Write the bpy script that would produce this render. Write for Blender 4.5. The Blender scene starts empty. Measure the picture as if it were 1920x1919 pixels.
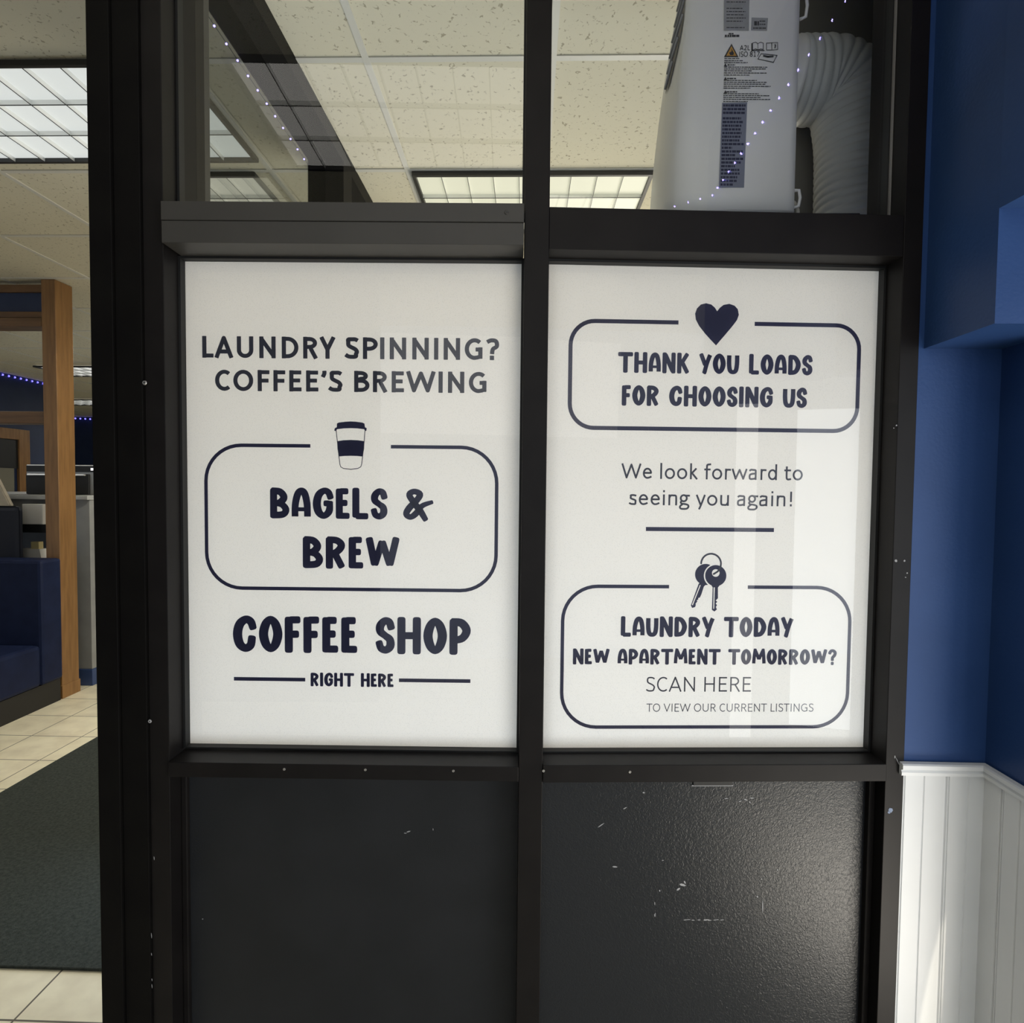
import bpy, bmesh, math, random
from mathutils import Vector, Matrix
random.seed(7)
S = bpy.context.scene
COL = S.collection
H = 1.45                                   # eye height above the floor
PI = math.pi

# ------------------------------------------------------------------ camera
FPX, PIT, YAW, ROL = 1100.0, 0.0375, 0.0252, 0.0101
def _rot():
    cp, sp, cy, sy, cr, sr = math.cos(PIT), math.sin(PIT), math.cos(YAW), math.sin(YAW), math.cos(ROL), math.sin(ROL)
    Rx = Matrix(((1,0,0),(0,cp,-sp),(0,sp,cp)))
    Ry = Matrix(((cy,0,sy),(0,1,0),(-sy,0,cy)))
    Rz = Matrix(((cr,-sr,0),(sr,cr,0),(0,0,1)))
    return Rz @ Rx @ Ry
MC = _rot()
def w3(v): return Vector((v[0], v[2], -v[1]))
cd = bpy.data.cameras.new('camera'); cam = bpy.data.objects.new('camera', cd); COL.objects.link(cam)
xr, yd, zf = w3(MC[0]), w3(MC[1]), w3(MC[2])
m = Matrix((xr, -yd, -zf)).transposed().to_4x4(); m.translation = Vector((0,0,H))
cam.matrix_world = m
cd.sensor_fit = 'HORIZONTAL'; cd.sensor_width = 36.0; cd.lens = FPX/1920*36.0; cd.clip_start = 0.02
S.camera = cam

# ------------------------------------------------------------------ world, lights, exposure
S.view_settings.view_transform = 'Standard'; S.view_settings.look = 'None'
S.view_settings.exposure = 0.0; S.view_settings.gamma = 1.0; S.view_settings.use_curve_mapping = False
W = bpy.data.worlds.new('world'); S.world = W; W.use_nodes = True
bg = W.node_tree.nodes['Background']; bg.inputs[0].default_value = (0.82,0.9,1.0,1); bg.inputs[1].default_value = 0.88
def area(name, loc, target, sx, sy, power, col):
    l = bpy.data.lights.new(name, 'AREA'); l.shape = 'RECTANGLE'; l.size = sx; l.size_y = sy; l.energy = power; l.color = col
    o = bpy.data.objects.new(name, l); COL.objects.link(o); o.location = loc
    d = Vector(target)-Vector(loc); o.rotation_euler = d.to_track_quat('-Z','Y').to_euler()
    return o
# daylight through the glazed street door and its narrow sidelight, behind and to the right of the camera
area('street_door_daylight', (2.45,-1.0,0.98), (1.75,1.1,0.98), 1.15, 1.95, 25, (0.93,0.97,1.0))
area('sidelight_daylight', (1.50,-1.0,0.98), (1.1,1.1,0.98), .12, 1.95, 1.9, (1.0,0.98,0.95))
# sunlight thrown back up by the sunny floor just inside that door
area('floor_sun_bounce', (1.32,.34,0.06), (1.12,.55,1.45), .6, .6, 16, (1.0,0.92,0.80))
# a sliver of direct sun that slips past the door edge onto the wainscot
sl = bpy.data.lights.new('sun_sliver','SPOT'); sl.energy = 60; sl.color = (1.0,.9,.72); sl.spot_size = math.radians(17); sl.spot_blend = .25; sl.shadow_soft_size = .004
so = bpy.data.objects.new('sun_sliver', sl); COL.objects.link(so); so.location = (1.6,-.6,.9)
so.rotation_euler = ((Vector((.784,1.115,.36))-Vector((1.6,-.6,.9))).to_track_quat('-Z','Y').to_matrix() @ Matrix.Rotation(-.11,3,'Z')).to_euler(); so.scale = (.068,1,1)
# added fill for the air conditioner front, unseen behind the camera
area('added_front_fill', (-.1,-2.6,2.3), (.2,1.1,2.0), 2.6, .8, 6, (1.0,0.95,0.88))
# added unseen lamps: warm fill for the ceiling, cool backlight for the posters
area('added_room_fill', (.93,3.3,1.55), (-1.2,2.6,2.6), 2.4, 1.2, 76, (1.0,0.93,0.78))
area('added_poster_backlight', (-.2,2.5,.60), (-.2,1.15,.95), 2.4, .8, 38, (0.74,0.86,1.0))

# ------------------------------------------------------------------ helpers
def px_ray(px, py):
    v = Vector(((px-960)/FPX, (py-959.5)/FPX, 1.0)); d = MC.transposed() @ v
    return w3(d)
def at(px, py, n, c):
    d = px_ray(px,py); n = Vector(n); return d*(c/n.dot(d))
AL, AR = 0.0179, 0.0534                     # the two bays meet at the mullion with a slight bend
ORG = at(1001,917,(0,1,0),1.08)
class Bay:
    def __init__(s, a):
        s.u = Vector((math.cos(a), math.sin(a), 0)); s.n = Vector((-math.sin(a), math.cos(a), 0)); s.a = a
    def p(s, u, w, v): return Vector((ORG.x,ORG.y,0)) + s.u*u + s.n*w + Vector((0,0,H+v))
    def uv(s, px, py, w):
        d = px_ray(px,py); k = s.n.dot(Vector((ORG.x,ORG.y,0)))+w
        P = d*(k/s.n.dot(d)); return (P-Vector((ORG.x,ORG.y,0))).dot(s.u), P.z
BL, BR = Bay(AL), Bay(AR)
class World:
    def p(s, u, w, v): return Vector((u, w, H+v))
WB = World()

def obj(name, bm, mat, parent=None, smooth=False, recalc=True):
    if recalc: bmesh.ops.recalc_face_normals(bm, faces=bm.faces)
    me = bpy.data.meshes.new(name); bm.to_mesh(me); bm.free()
    for mm in (mat if isinstance(mat,(list,tuple)) else [mat]): me.materials.append(mm)
    if smooth: me.polygons.foreach_set('use_smooth', [True]*len(me.polygons))
    o = bpy.data.objects.new(name, me); COL.objects.link(o)
    if parent: o.parent = parent
    return o
def thing(name, label, cat, group=None, kind=None, loc=(0,0,0)):
    o = bpy.data.objects.new(name, None); COL.objects.link(o); o.empty_display_size = .1
    o.location = loc
    return tag(o, label, cat, group, kind)
def tag(o, label=None, cat=None, group=None, kind=None):
    if label: o['label'] = label
    if cat: o['category'] = cat
    if group: o['group'] = group
    if kind: o['kind'] = kind
    return o
def box(bm, B, u0, u1, w0, w1, v0, v1, bev=0.0):
    vs = [bm.verts.new(B.p(u,w,v)) for u in (u0,u1) for w in (w0,w1) for v in (v0,v1)]
    fs = [bm.faces.new([vs[i] for i in q]) for q in ((0,1,3,2),(4,6,7,5),(0,4,5,1),(2,3,7,6),(0,2,6,4),(1,5,7,3))]
    if bev:
        es = set(e for f in fs for e in f.edges)
        bmesh.ops.bevel(bm, geom=list(es), offset=bev, segments=2, affect='EDGES', profile=.5)
    return bm
def boxo(name, B, u0,u1,w0,w1,v0,v1, mat, parent=None, bev=0.0):
    return obj(name, box(bmesh.new(), B,u0,u1,w0,w1,v0,v1,bev), mat, parent)
def disc(bm, c, ax, r, depth, n=20, r2=None):
    """closed cylinder from c along ax"""
    ax = Vector(ax).normalized(); t = ax.orthogonal().normalized(); b = ax.cross(t)
    c = Vector(c); r2 = r if r2 is None else r2
    A = [bm.verts.new(c+(t*math.cos(2*PI*i/n)+b*math.sin(2*PI*i/n))*r) for i in range(n)]
    D = [bm.verts.new(c+ax*depth+(t*math.cos(2*PI*i/n)+b*math.sin(2*PI*i/n))*r2) for i in range(n)]
    for i in range(n): bm.faces.new((A[i],A[(i+1)%n],D[(i+1)%n],D[i]))
    bm.faces.new(A[::-1]); bm.faces.new(D)
    return bm
def tube(bm, pts, radii, n=16, cap=True):
    pts = [Vector(p) for p in pts]
    if not isinstance(radii,(list,tuple)): radii = [radii]*len(pts)
    rings = []; up = None
    for i,p in enumerate(pts):
        d = (pts[min(i+1,len(pts)-1)]-pts[max(i-1,0)]).normalized()
        if up is None: up = d.orthogonal().normalized()
        up = (up-d*up.dot(d)).normalized(); s = d.cross(up)
        rings.append([bm.verts.new(p+(up*math.cos(2*PI*k/n)+s*math.sin(2*PI*k/n))*radii[i]) for k in range(n)])
    for a,b in zip(rings,rings[1:]):
        for k in range(n): bm.faces.new((a[k],a[(k+1)%n],b[(k+1)%n],b[k]))
    if cap: bm.faces.new(rings[0][::-1]); bm.faces.new(rings[-1])
    return bm
def crom(P, per=8, closed=False):
    """Catmull-Rom through tuples of any length"""
    n = len(P); out = []
    rng = range(n) if closed else range(n-1)
    for i in rng:
        g = (lambda k: P[k % n]) if closed else (lambda k: P[min(max(k,0),n-1)])
        a,b,c,d = g(i-1),g(i),g(i+1),g(i+2)
        for j in range(per):
            t = j/per
            out.append(tuple(.5*(2*b[k]+(c[k]-a[k])*t+(2*a[k]-5*b[k]+4*c[k]-d[k])*t*t+(3*b[k]-a[k]-3*c[k]+d[k])*t**3) for k in range(len(b))))
    if not closed: out.append(tuple(P[-1]))
    return out

# ------------------------------------------------------------------ materials
def mat(name, col, rough=.5, metal=0.0, col2=None, nscale=30, bump=0.0, bscale=200, spec=.5, aniso=None, contrast=(.35,.65), detail=4):
    M = bpy.data.materials.new(name); M.use_nodes = True; nt = M.node_tree; N = nt.nodes; L = nt.links
    b = N['Principled BSDF']; b.inputs['Base Color'].default_value = (*col,1); b.inputs['Roughness'].default_value = rough
    b.inputs['Metallic'].default_value = metal; b.inputs['Specular IOR Level'].default_value = spec
    tc = N.new('ShaderNodeTexCoord'); vec = tc.outputs['Object']
    if aniso:
        mp = N.new('ShaderNodeMapping'); mp.inputs['Scale'].default_value = aniso; L.new(vec, mp.inputs[0]); vec = mp.outputs[0]
    if col2:
        n = N.new('ShaderNodeTexNoise'); n.inputs['Scale'].default_value = nscale; n.inputs['Detail'].default_value = detail; L.new(vec, n.inputs['Vector'])
        r = N.new('ShaderNodeValToRGB'); r.color_ramp.elements[0].position = contrast[0]; r.color_ramp.elements[1].position = contrast[1]
        r.color_ramp.elements[0].color = (*col,1); r.color_ramp.elements[1].color = (*col2,1)
        L.new(n.outputs['Fac'], r.inputs[0]); L.new(r.outputs[0], b.inputs['Base Color'])
    if bump:
        n2 = N.new('ShaderNodeTexNoise'); n2.inputs['Scale'].default_value = bscale; n2.inputs['Detail'].default_value = 3; L.new(vec, n2.inputs['Vector'])
        bp = N.new('ShaderNodeBump'); bp.inputs['Strength'].default_value = bump; bp.inputs['Distance'].default_value = .002
        L.new(n2.outputs['Fac'], bp.inputs['Height']); L.new(bp.outputs[0], b.inputs['Normal'])
    return M
def emis(name, col, strength, base=None):
    M = bpy.data.materials.new(name); M.use_nodes = True; nt = M.node_tree
    b = nt.nodes['Principled BSDF']; b.inputs['Base Color'].default_value = (*(base or col),1)
    b.inputs['Emission Color'].default_value = (*col,1); b.inputs['Emission Strength'].default_value = strength
    return M
def glass(name, tint=(1,1,1), ior=1.5, rough=0.0):
    M = bpy.data.materials.new(name); M.use_nodes = True; nt = M.node_tree; N = nt.nodes; L = nt.links
    N.remove(N['Principled BSDF'])
    t = N.new('ShaderNodeBsdfTransparent'); t.inputs[0].default_value = (*tint,1)
    g = N.new('ShaderNodeBsdfGlossy'); g.inputs['Roughness'].default_value = rough
    f = N.new('ShaderNodeFresnel'); f.inputs['IOR'].default_value = ior
    mx = N.new('ShaderNodeMixShader'); L.new(f.outputs[0], mx.inputs[0]); L.new(t.outputs[0], mx.inputs[1]); L.new(g.outputs[0], mx.inputs[2])
    L.new(mx.outputs[0], N['Material Output'].inputs['Surface'])
    return M

FRAME = mat('dark_bronze_metal', (.0085,.0074,.0074), .46, 0, (.011,.0096,.0094), 14, spec=.15)
POST  = mat('dark_bronze_post', (.0045,.004,.004), .6, 0, (.006,.0055,.005), 14, spec=.08)
TRANS = mat('grey_bronze_metal', (.044,.042,.038), .45, 0, (.05,.047,.043), 10, spec=.35)
PANEL = mat('black_satin_panel', (.011,.0125,.015), .5, 0, (.0145,.016,.019), 9, bump=.12, bscale=500, spec=.3)
def leather_panel():
    M = mat('black_pebbled_panel', (.014,.016,.0195), .31, spec=.30)
    nt = M.node_tree; N = nt.nodes; L = nt.links; b = N['Principled BSDF']
    tc = N.new('ShaderNodeTexCoord'); n = N.new('ShaderNodeTexNoise'); n.inputs['Scale'].default_value = 185; n.inputs['Detail'].default_value = 2; n.inputs['Distortion'].default_value = 1.2
    L.new(tc.outputs['Object'], n.inputs['Vector'])
    bp = N.new('ShaderNodeBump'); bp.inputs['Strength'].default_value = .34; bp.inputs['Distance'].default_value = .0022
    L.new(n.outputs['Fac'], bp.inputs['Height']); L.new(bp.outputs[0], b.inputs['Normal'])
    return M
PANEL2 = leather_panel()
GASK = mat('black_gasket', (.006,.006,.006), .6)
STEEL = mat('bright_screw', (.75,.73,.7), .3, .8)
SCUFF = mat('pale_scuff', (.35,.35,.36), .8)
BLUEPAINT = mat('blue_paint_smear', (.2,.25,.36), .7)
GLASS = glass('clear_glass', (.97,.985,.975))
PGLASS = glass('partition_glass', (.50,.52,.50))
def poster_mat():
    M = mat('white_mesh_film', (.82,.79,.74), .55, spec=.25)
    nt = M.node_tree; N = nt.nodes; L = nt.links; b = N['Principled BSDF']
    tc = N.new('ShaderNodeTexCoord')
    mp = N.new('ShaderNodeMapping'); mp.inputs['Scale'].default_value = (1,1,1); L.new(tc.outputs['Object'], mp.inputs[0])
    vo = N.new('ShaderNodeTexVoronoi'); vo.inputs['Scale'].default_value = 420; L.new(mp.outputs[0], vo.inputs['Vector'])
    r = N.new('ShaderNodeValToRGB'); r.color_ramp.elements[0].position = .08; r.color_ramp.elements[1].position = .3
    r.color_ramp.elements[0].color = (.715,.665,.62,1); r.color_ramp.elements[1].color = (.89,.828,.77,1)
    L.new(vo.outputs['Distance'], r.inputs[0]); L.new(r.outputs[0], b.inputs['Base Color'])
    tl = N.new('ShaderNodeBsdfTranslucent'); L.new(r.outputs[0], tl.inputs[0])          # thin film: light passes through it
    mx = N.new('ShaderNodeMixShader'); mx.inputs[0].default_value = .5
    L.new(b.outputs[0], mx.inputs[1]); L.new(tl.outputs[0], mx.inputs[2]); L.new(mx.outputs[0], N['Material Output'].inputs['Surface'])
    return M
POSTER = poster_mat()
INK = mat('navy_ink', (.034,.034,.082), .6, spec=.2)
INKG = mat('charcoal_ink', (.058,.06,.085), .6, spec=.2)
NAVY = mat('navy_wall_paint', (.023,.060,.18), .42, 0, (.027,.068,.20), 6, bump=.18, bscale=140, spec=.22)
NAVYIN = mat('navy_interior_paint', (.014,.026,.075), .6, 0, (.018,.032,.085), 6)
WHITEP = mat('white_beadboard_paint', (.74,.755,.765), .42, 0, (.70,.715,.725), 5, spec=.4)
WOOD = mat('golden_oak', (.19,.095,.032), .45, 0, (.27,.14,.05), 5, aniso=(9,9,.8), bump=.1, bscale=60)
WOODD = mat('darker_oak', (.11,.055,.02), .45, 0, (.16,.08,.03), 5, aniso=(.8,9,9))
UPH = mat('navy_vinyl_upholstery', (.008,.013,.042), .5, 0, (.011,.018,.054), 12, bump=.08, bscale=160, spec=.15)
BLACK = mat('black_plastic', (.01,.01,.011), .5)
GREYC = mat('grey_counter_panel', (.24,.245,.25), .55, 0, (.28,.285,.29), 8)
GREYT = mat('grey_counter_top', (.42,.43,.44), .35)
BLUEK = mat('blue_kick_strip', (.03,.06,.17), .5)
CARD = mat('white_carton', (.85,.83,.79), .7)
YELL = mat('yellow_carton', (.62,.52,.26), .7)
BEIGE = mat('beige_cloth', (.34,.30,.24), .85, 0, (.40,.35,.28), 25)
ACW = mat('white_appliance_plastic', (.86,.85,.84), .38, 0, (.88,.87,.86), 5, spec=.4)
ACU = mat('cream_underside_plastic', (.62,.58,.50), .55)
ACG = mat('grey_vent_plastic', (.14,.13,.125), .55)
HOSE = mat('pale_grey_hose', (.60,.61,.61), .5, 0, (.66,.67,.67), 10)
LABG = mat('grey_label', (.33,.335,.35), .6, 0, (.38,.385,.4), 60)
LABB = mat('blue_grey_label', (.22,.235,.31), .6)
LABT = mat('label_print', (.045,.045,.05), .7)
LABW = mat('label_white', (.75,.74,.73), .6)
AMBER = mat('amber_sign', (.62,.33,.06), .5)
OLIVE = mat('drab_wall_paint', (.15,.142,.12), .8, 0, (.17,.162,.138), 6)
LED = emis('blue_led', (.20,.16,1.0), 14.0)
LEDF = emis('blue_led_distant', (.16,.14,1.0), 3.0)
WIRE = mat('thin_dark_wire', (.02,.02,.03), .6)
LOUVER = mat('louver_metal', (.86,.87,.85), .3, .5); LOUVEDGE = mat('louver_edge', (.05,.05,.05), .5)
FIXB = mat('black_fixture_frame', (.012,.012,.012), .5)
GRIDB = mat('ceiling_grid_metal', (.60,.585,.53), .5)
def ceiling_mat():
    M = bpy.data.materials.new('fissured_ceiling_tile'); M.use_nodes = True; nt = M.node_tree; N = nt.nodes; L = nt.links
    b = N['Principled BSDF']; b.inputs['Roughness'].default_value = .95; b.inputs['Specular IOR Level'].default_value = .05
    tc = N.new('ShaderNodeTexCoord'); n = N.new('ShaderNodeTexNoise'); n.inputs['Scale'].default_value = 75; n.inputs['Detail'].default_value = 2.5; n.inputs['Distortion'].default_value = .6
    L.new(tc.outputs['Object'], n.inputs['Vector'])
    r = N.new('ShaderNodeValToRGB'); e = r.color_ramp.elements
    e[0].position = .31; e[0].color = (.36,.325,.24,1); e[1].position = .38; e[1].color = (.64,.60,.475,1)
    L.new(n.outputs['Fac'], r.inputs[0]); L.new(r.outputs[0], b.inputs['Base Color'])
    return M
CEIL = ceiling_mat()
TILE0, GROUT = .2945, .004
def tile_mat():
    M = bpy.data.materials.new('cream_floor_tile'); M.use_nodes = True; nt = M.node_tree; N = nt.nodes; L = nt.links
    b = N['Principled BSDF']; b.inputs['Roughness'].default_value = .38
    tc = N.new('ShaderNodeTexCoord'); mp = N.new('ShaderNodeMapping'); mp.inputs['Location'].default_value = (1.373+TILE0*20, TILE0*12-.028, 0)
    L.new(tc.outputs['Object'], mp.inputs[0])
    br = N.new('ShaderNodeTexBrick'); br.offset = 0; br.inputs['Scale'].default_value = 1; br.inputs['Brick Width'].default_value = TILE0; br.inputs['Row Height'].default_value = TILE0
    br.inputs['Mortar Size'].default_value = GROUT*.75; br.inputs['Mortar Smooth'].default_value = .1
    L.new(mp.outputs[0], br.inputs['Vector'])
    n = N.new('ShaderNodeTexNoise'); n.inputs['Scale'].default_value = 9; n.inputs['Detail'].default_value = 6; L.new(tc.outputs['Object'], n.inputs['Vector'])
    r = N.new('ShaderNodeValToRGB'); r.color_ramp.elements[0].position = .3; r.color_ramp.elements[0].color = (.66,.595,.45,1); r.color_ramp.elements[1].position = .6; r.color_ramp.elements[1].color = (.80,.74,.57,1)
    L.new(n.outputs['Fac'], r.inputs[0])
    L.new(r.outputs[0], br.inputs['Color1']); L.new(r.outputs[0], br.inputs['Color2']); br.inputs['Mortar'].default_value = (.11,.095,.075,1)
    L.new(br.outputs['Color'], b.inputs['Base Color'])
    return M
TILEM = tile_mat()
RUG = mat('charcoal_entrance_mat', (.028,.033,.030), .95, 0, (.052,.058,.053), 90, bump=.8, bscale=260, spec=.1, contrast=(.3,.7))

# ------------------------------------------------------------------ setting: floor, ceiling, walls
CZ = 1.36
fb = bmesh.new(); box(fb, WB, -10, 3.4, -2.7, 12.2, -1.5, -1.45)
tag(obj('floor', fb, TILEM), 'cream square tile floor with dark grout lines', 'floor', kind='structure')
cb = bmesh.new(); box(cb, WB, -10, 3.4, -2.7, 12.2, CZ, CZ+.05)
ceil = tag(obj('ceiling', cb, CEIL), 'suspended ceiling of speckled beige acoustic tiles', 'ceiling', kind='structure')
gb = bmesh.new()
for k in range(-16, 6):
    x = -.525+.592*k
    box(gb, WB, x-.011, x+.011, -2.6, 12.1, CZ-.004, CZ+.001)
y = 1.90-.645*6
while y < 12:
    box(gb, WB, -9.9, 3.3, y-.011, y+.011, CZ-.0035, CZ+.001); y += .645
obj('ceiling_grid', gb, GRIDB, ceil)
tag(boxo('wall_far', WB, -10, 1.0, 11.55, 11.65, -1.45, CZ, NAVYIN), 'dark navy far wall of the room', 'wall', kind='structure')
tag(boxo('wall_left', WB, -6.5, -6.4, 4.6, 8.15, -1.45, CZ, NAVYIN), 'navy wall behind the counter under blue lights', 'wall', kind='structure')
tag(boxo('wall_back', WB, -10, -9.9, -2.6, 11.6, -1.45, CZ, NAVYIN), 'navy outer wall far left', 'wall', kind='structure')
tag(boxo('wall_right', WB, 1.0, 1.08, 1.2, 11.6, -1.45, CZ, OLIVE), 'drab olive wall behind the ribbed hose', 'wall', kind='structure')
tag(boxo('wall_bulkhead', WB, .69, 1.0, 1.64, 1.70, .30, CZ-.004, OLIVE), 'drab olive bulkhead behind the hose elbow', 'wall', kind='structure')
# entry wall, right of the window frame
tag(boxo('wall_front', WB, .7135, .96, 1.1225, 1.20, -1.45, CZ, NAVY), 'glossy navy blue entry wall beside the window frame', 'wall', kind='structure')
tag(boxo('wall_side', WB, .8785, .96, .985, 1.122, -1.45, .30, NAVY), 'navy return wall at the right picture edge', 'wall', kind='structure')
sb = bmesh.new(); box(sb, WB, .736, 1.30, .957, 1.30, .270, .449); 
pl = [(.736,1.30),(.736,.957),(.818,.0),(1.30,.0),(1.30,1.30)]
lo = [sb.verts.new(WB.p(a,b,.449)) for a,b in pl]; hi = [sb.verts.new(WB.p(a,b,CZ)) for a,b in pl]
for i in range(5): sb.faces.new((lo[i],lo[(i+1)%5],hi[(i+1)%5],hi[i]))
sb.faces.new(lo[::-1]); sb.faces.new(hi)
tag(obj('ceiling_soffit', sb, NAVY), 'stepped navy soffit above the entry wall', 'soffit', kind='structure')
def beadboard(name, label, P0, dirv, nrm, length, first):
    """vertical-groove board wall from z=-1.45 to -.535, grooves cut as real recesses"""
    bm = bmesh.new(); prof = []; x = 0
    ks = []
    g = first
    while g < length: ks.append(g); g += .0415
    pts = [(0,0)]
    for i,k in enumerate(ks):
        if i % 2 == 0: pts += [(k-.0028,0),(k-.001,-.003),(k+.001,-.003),(k+.0028,0),(k+.0040,0),(k+.0055,-.0025),(k+.007,0)]
        else: pts += [(k-.0018,0),(k,-.0016),(k+.0018,0)]
    pts += [(length,0),(length,-.03),(0,-.03)]
    pts = [p for p in pts if p[0] <= length]
    lo = [bm.verts.new(P0+dirv*a+nrm*b+Vector((0,0,H-1.45))) for a,b in pts]
    hi = [bm.verts.new(P0+dirv*a+nrm*b+Vector((0,0,H-.531))) for a,b in pts]
    n = len(pts)
    for i in range(n): bm.faces.new((lo[i],lo[(i+1)%n],hi[(i+1)%n],hi[i]))
    bm.faces.new(lo[::-1]); bm.faces.new(hi)
    return tag(obj(name, bm, WHITEP), label, 'wall', kind='structure')
beadboard('wall_wainscot_front', 'white beadboard wainscot beside the window frame', Vector((.715,1.118,0)), Vector((1,0,0)), Vector((0,-1,0)), .160, .006)
beadboard('wall_wainscot_side', 'white beadboard wainscot on the return wall', Vector((.875,1.118,0)), Vector((0,-1,0)), Vector((-1,0,0)), .133, .040)
def chair_rail(name, label, P0, dirv, nrm, length):
    bm = bmesh.new()
    pr = [(0,-.531-.003),(.008,-.531-.003),(.0085,-.528),(.006,-.524),(.0115,-.521),(.0115,-.5135),(.009,-.511),(.0,-.510)]
    A = [bm.verts.new(P0+nrm*a+Vector((0,0,H+b))) for a,b in pr]; B = [bm.verts.new(P0+dirv*length+nrm*a+Vector((0,0,H+b))) for a,b in pr]
    n = len(pr)
    for i in range(n): bm.faces.new((A[i],A[(i+1)%n],B[(i+1)%n],B[i]))
    bm.faces.new(A[::-1]); bm.faces.new(B)
    return tag(obj(name, bm, WHITEP), label, 'trim', kind='structure')
chair_rail('trim_1', 'white moulded chair rail capping the frontal wainscot', Vector((.715,1.118,0)), Vector((1,0,0)), Vector((0,-1,0)), .158)
chair_rail('trim_2', 'white moulded chair rail capping the side wainscot', Vector((.875,1.118,0)), Vector((0,-1,0)), Vector((-1,0,0)), .133)
# entry lobby behind the camera (seen only as dark reflections)
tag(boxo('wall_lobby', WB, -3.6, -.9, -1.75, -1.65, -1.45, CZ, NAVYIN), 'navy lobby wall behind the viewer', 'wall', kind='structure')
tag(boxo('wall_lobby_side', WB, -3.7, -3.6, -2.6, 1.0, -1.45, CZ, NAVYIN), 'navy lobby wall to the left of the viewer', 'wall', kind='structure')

# ------------------------------------------------------------------ storefront frame
T0, T1 = .437, .513           # transom
S0, S1 = -.5445, -.515        # sill rail
GL = .058                     # glass depth behind the face
DEP = .114
win1 = thing('window_1', 'left bay of the black metal storefront with grey transom', 'window frame', kind='structure')
win2 = thing('window_2', 'right bay of the black metal storefront beside the navy wall', 'window frame', kind='structure')
boxo('door_jamb', BL, -.806,-.765,-.012,DEP,-1.45,CZ, POST, win1, .0015)
boxo('door_post', BL, -.7645,-.7165,-.006,DEP,-1.45,CZ, POST, win1, .0012)
boxo('jamb', BL, -.716,-.679,0,DEP,-1.45,CZ, FRAME, win1, .001)
boxo('mullion', BL, -.0222,.0222,-.001,DEP,-1.45,CZ, FRAME, win1, .001)
boxo('jamb', BR, .677,.7125,0,DEP,-1.45,CZ, FRAME, win2, .001)
# left transom: a box that stands proud and laps over the jamb, in two mouldings
boxo('transom', BL, -.6735,-.0235,-.016,DEP,.4765,.5095, TRANS, win1, .001)
boxo('transom_trim', BL, -.6735,-.0235,-.0145,DEP,.437,.4758, TRANS, win1, .001)
boxo('transom', BR, .0226,.677,.001,DEP,T0,.512, FRAME, win2, .001)
# sills
boxo('sill_rail', BL, -.678,-.0226,-.006,DEP,S0,-.5165, FRAME, win1, .0012)
boxo('sill_rail', BR, .0226,.6765,-.004,DEP,-.547,S1+.001, FRAME, win2, .0012)
# glazing beads
for B, w, u0, u1, v0, v1 in ((BL,win1,-.679,-.0222,-.513,.437),(BR,win2,.0222,.677,-.513,.437),(BL,win1,-.679,-.0222,.511,CZ),(BR,win2,.0222,.677,.513,CZ)):
    bm = bmesh.new(); t = .0045
    box(bm,B,u0,u0+t,GL-.012,GL+.006,v0,v1); box(bm,B,u1-t,u1,GL-.012,GL+.006,v0,v1)
    box(bm,B,u0+t,u1-t,GL-.012,GL+.006,v0,v0+t*.6); box(bm,B,u0+t,u1-t,GL-.012,GL+.006,v1-t,v1)
    obj('gasket', bm, GASK, w)
def pane(B, w, u0,u1,v0,v1, mt):
    bm = bmesh.new(); vs = [bm.verts.new(B.p(u,GL,v)) for u,v in ((u0,v0),(u1,v0),(u1,v1),(u0,v1))]; bm.faces.new(vs)
    return obj('glass_pane', bm, mt, w, recalc=False)
pane(BL,win1,-.678,-.0224,-.512,.4365,GLASS); pane(BR,win2,.0224,.676,-.512,.4365,GLASS)
pane(BL,win1,-.678,-.0224,.510,CZ,GLASS); pane(BR,win2,.0224,.676,.5125,CZ,GLASS)
# kick panels
boxo('kick_panel', BL, -.6785,-.0224,.045,.075,-1.45,-.543, PANEL, win1)
kp = boxo('kick_panel', BR, .0224,.6765,.038,.07,-1.45,-.546, PANEL2, win2)
tag(kp, 'pebbled black lower panel'); 
boxo('bead', BL, -.6788,-.667,.035,.046,-1.45,-.5445, FRAME, win1, .002)
boxo('bead', BR, .664,.6765,.026,.04,-1.45,-.547, FRAME, win2, .002)
# cut slot under the right rail with a chipped edge
u0,v0 = BR.uv(1300,1473,.036); u1,v1 = BR.uv(1372,1466,.036)
boxo('slot', BR, u0,u1,.0345,.039,v0,v1+.004, GASK, kp)
boxo('slot_edge', BR, u0-.003,u1+.003,.0362,.039,v0-.0022,v0, SCUFF, kp)
boxo('glass_edge', BR, .6745,.6768,.040,.0455,.514,CZ, mat('pale_seal',(.22,.21,.2),.4), win2)
# screws
def screw(B, w, px, py, wd, r, parent, mt=STEEL):
    u,v = B.uv(px,py,wd); bm = bmesh.new(); disc(bm, B.p(u,wd,v), -B.n, r, .0014, 14, r*.75)
    disc(bm, B.p(u+.0003,wd-.00135,v), -B.n, r*.35, .0003, 10)
    o = obj('screw', bm, [mt,BLACK], parent)
    k = len(o.data.polygons); 
    for i in range(16,k): o.data.polygons[i].material_index = 1
    return o
for q in ((533,1443),(685,1444),(850,1446)): screw(BL,None,*q,-.006,.0024,win1)
screw(BL,None,271,718,-.006,.0042,win1); screw(BL,None,281,1353,-.006,.0034,win1, SCUFF)
for q in ((1019,1446),(1181,1448)): screw(BR,None,*q,-.004,.0026,win2)
screw(BL,None,950,399,-.016,.0042,win1,TRANS)
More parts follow.
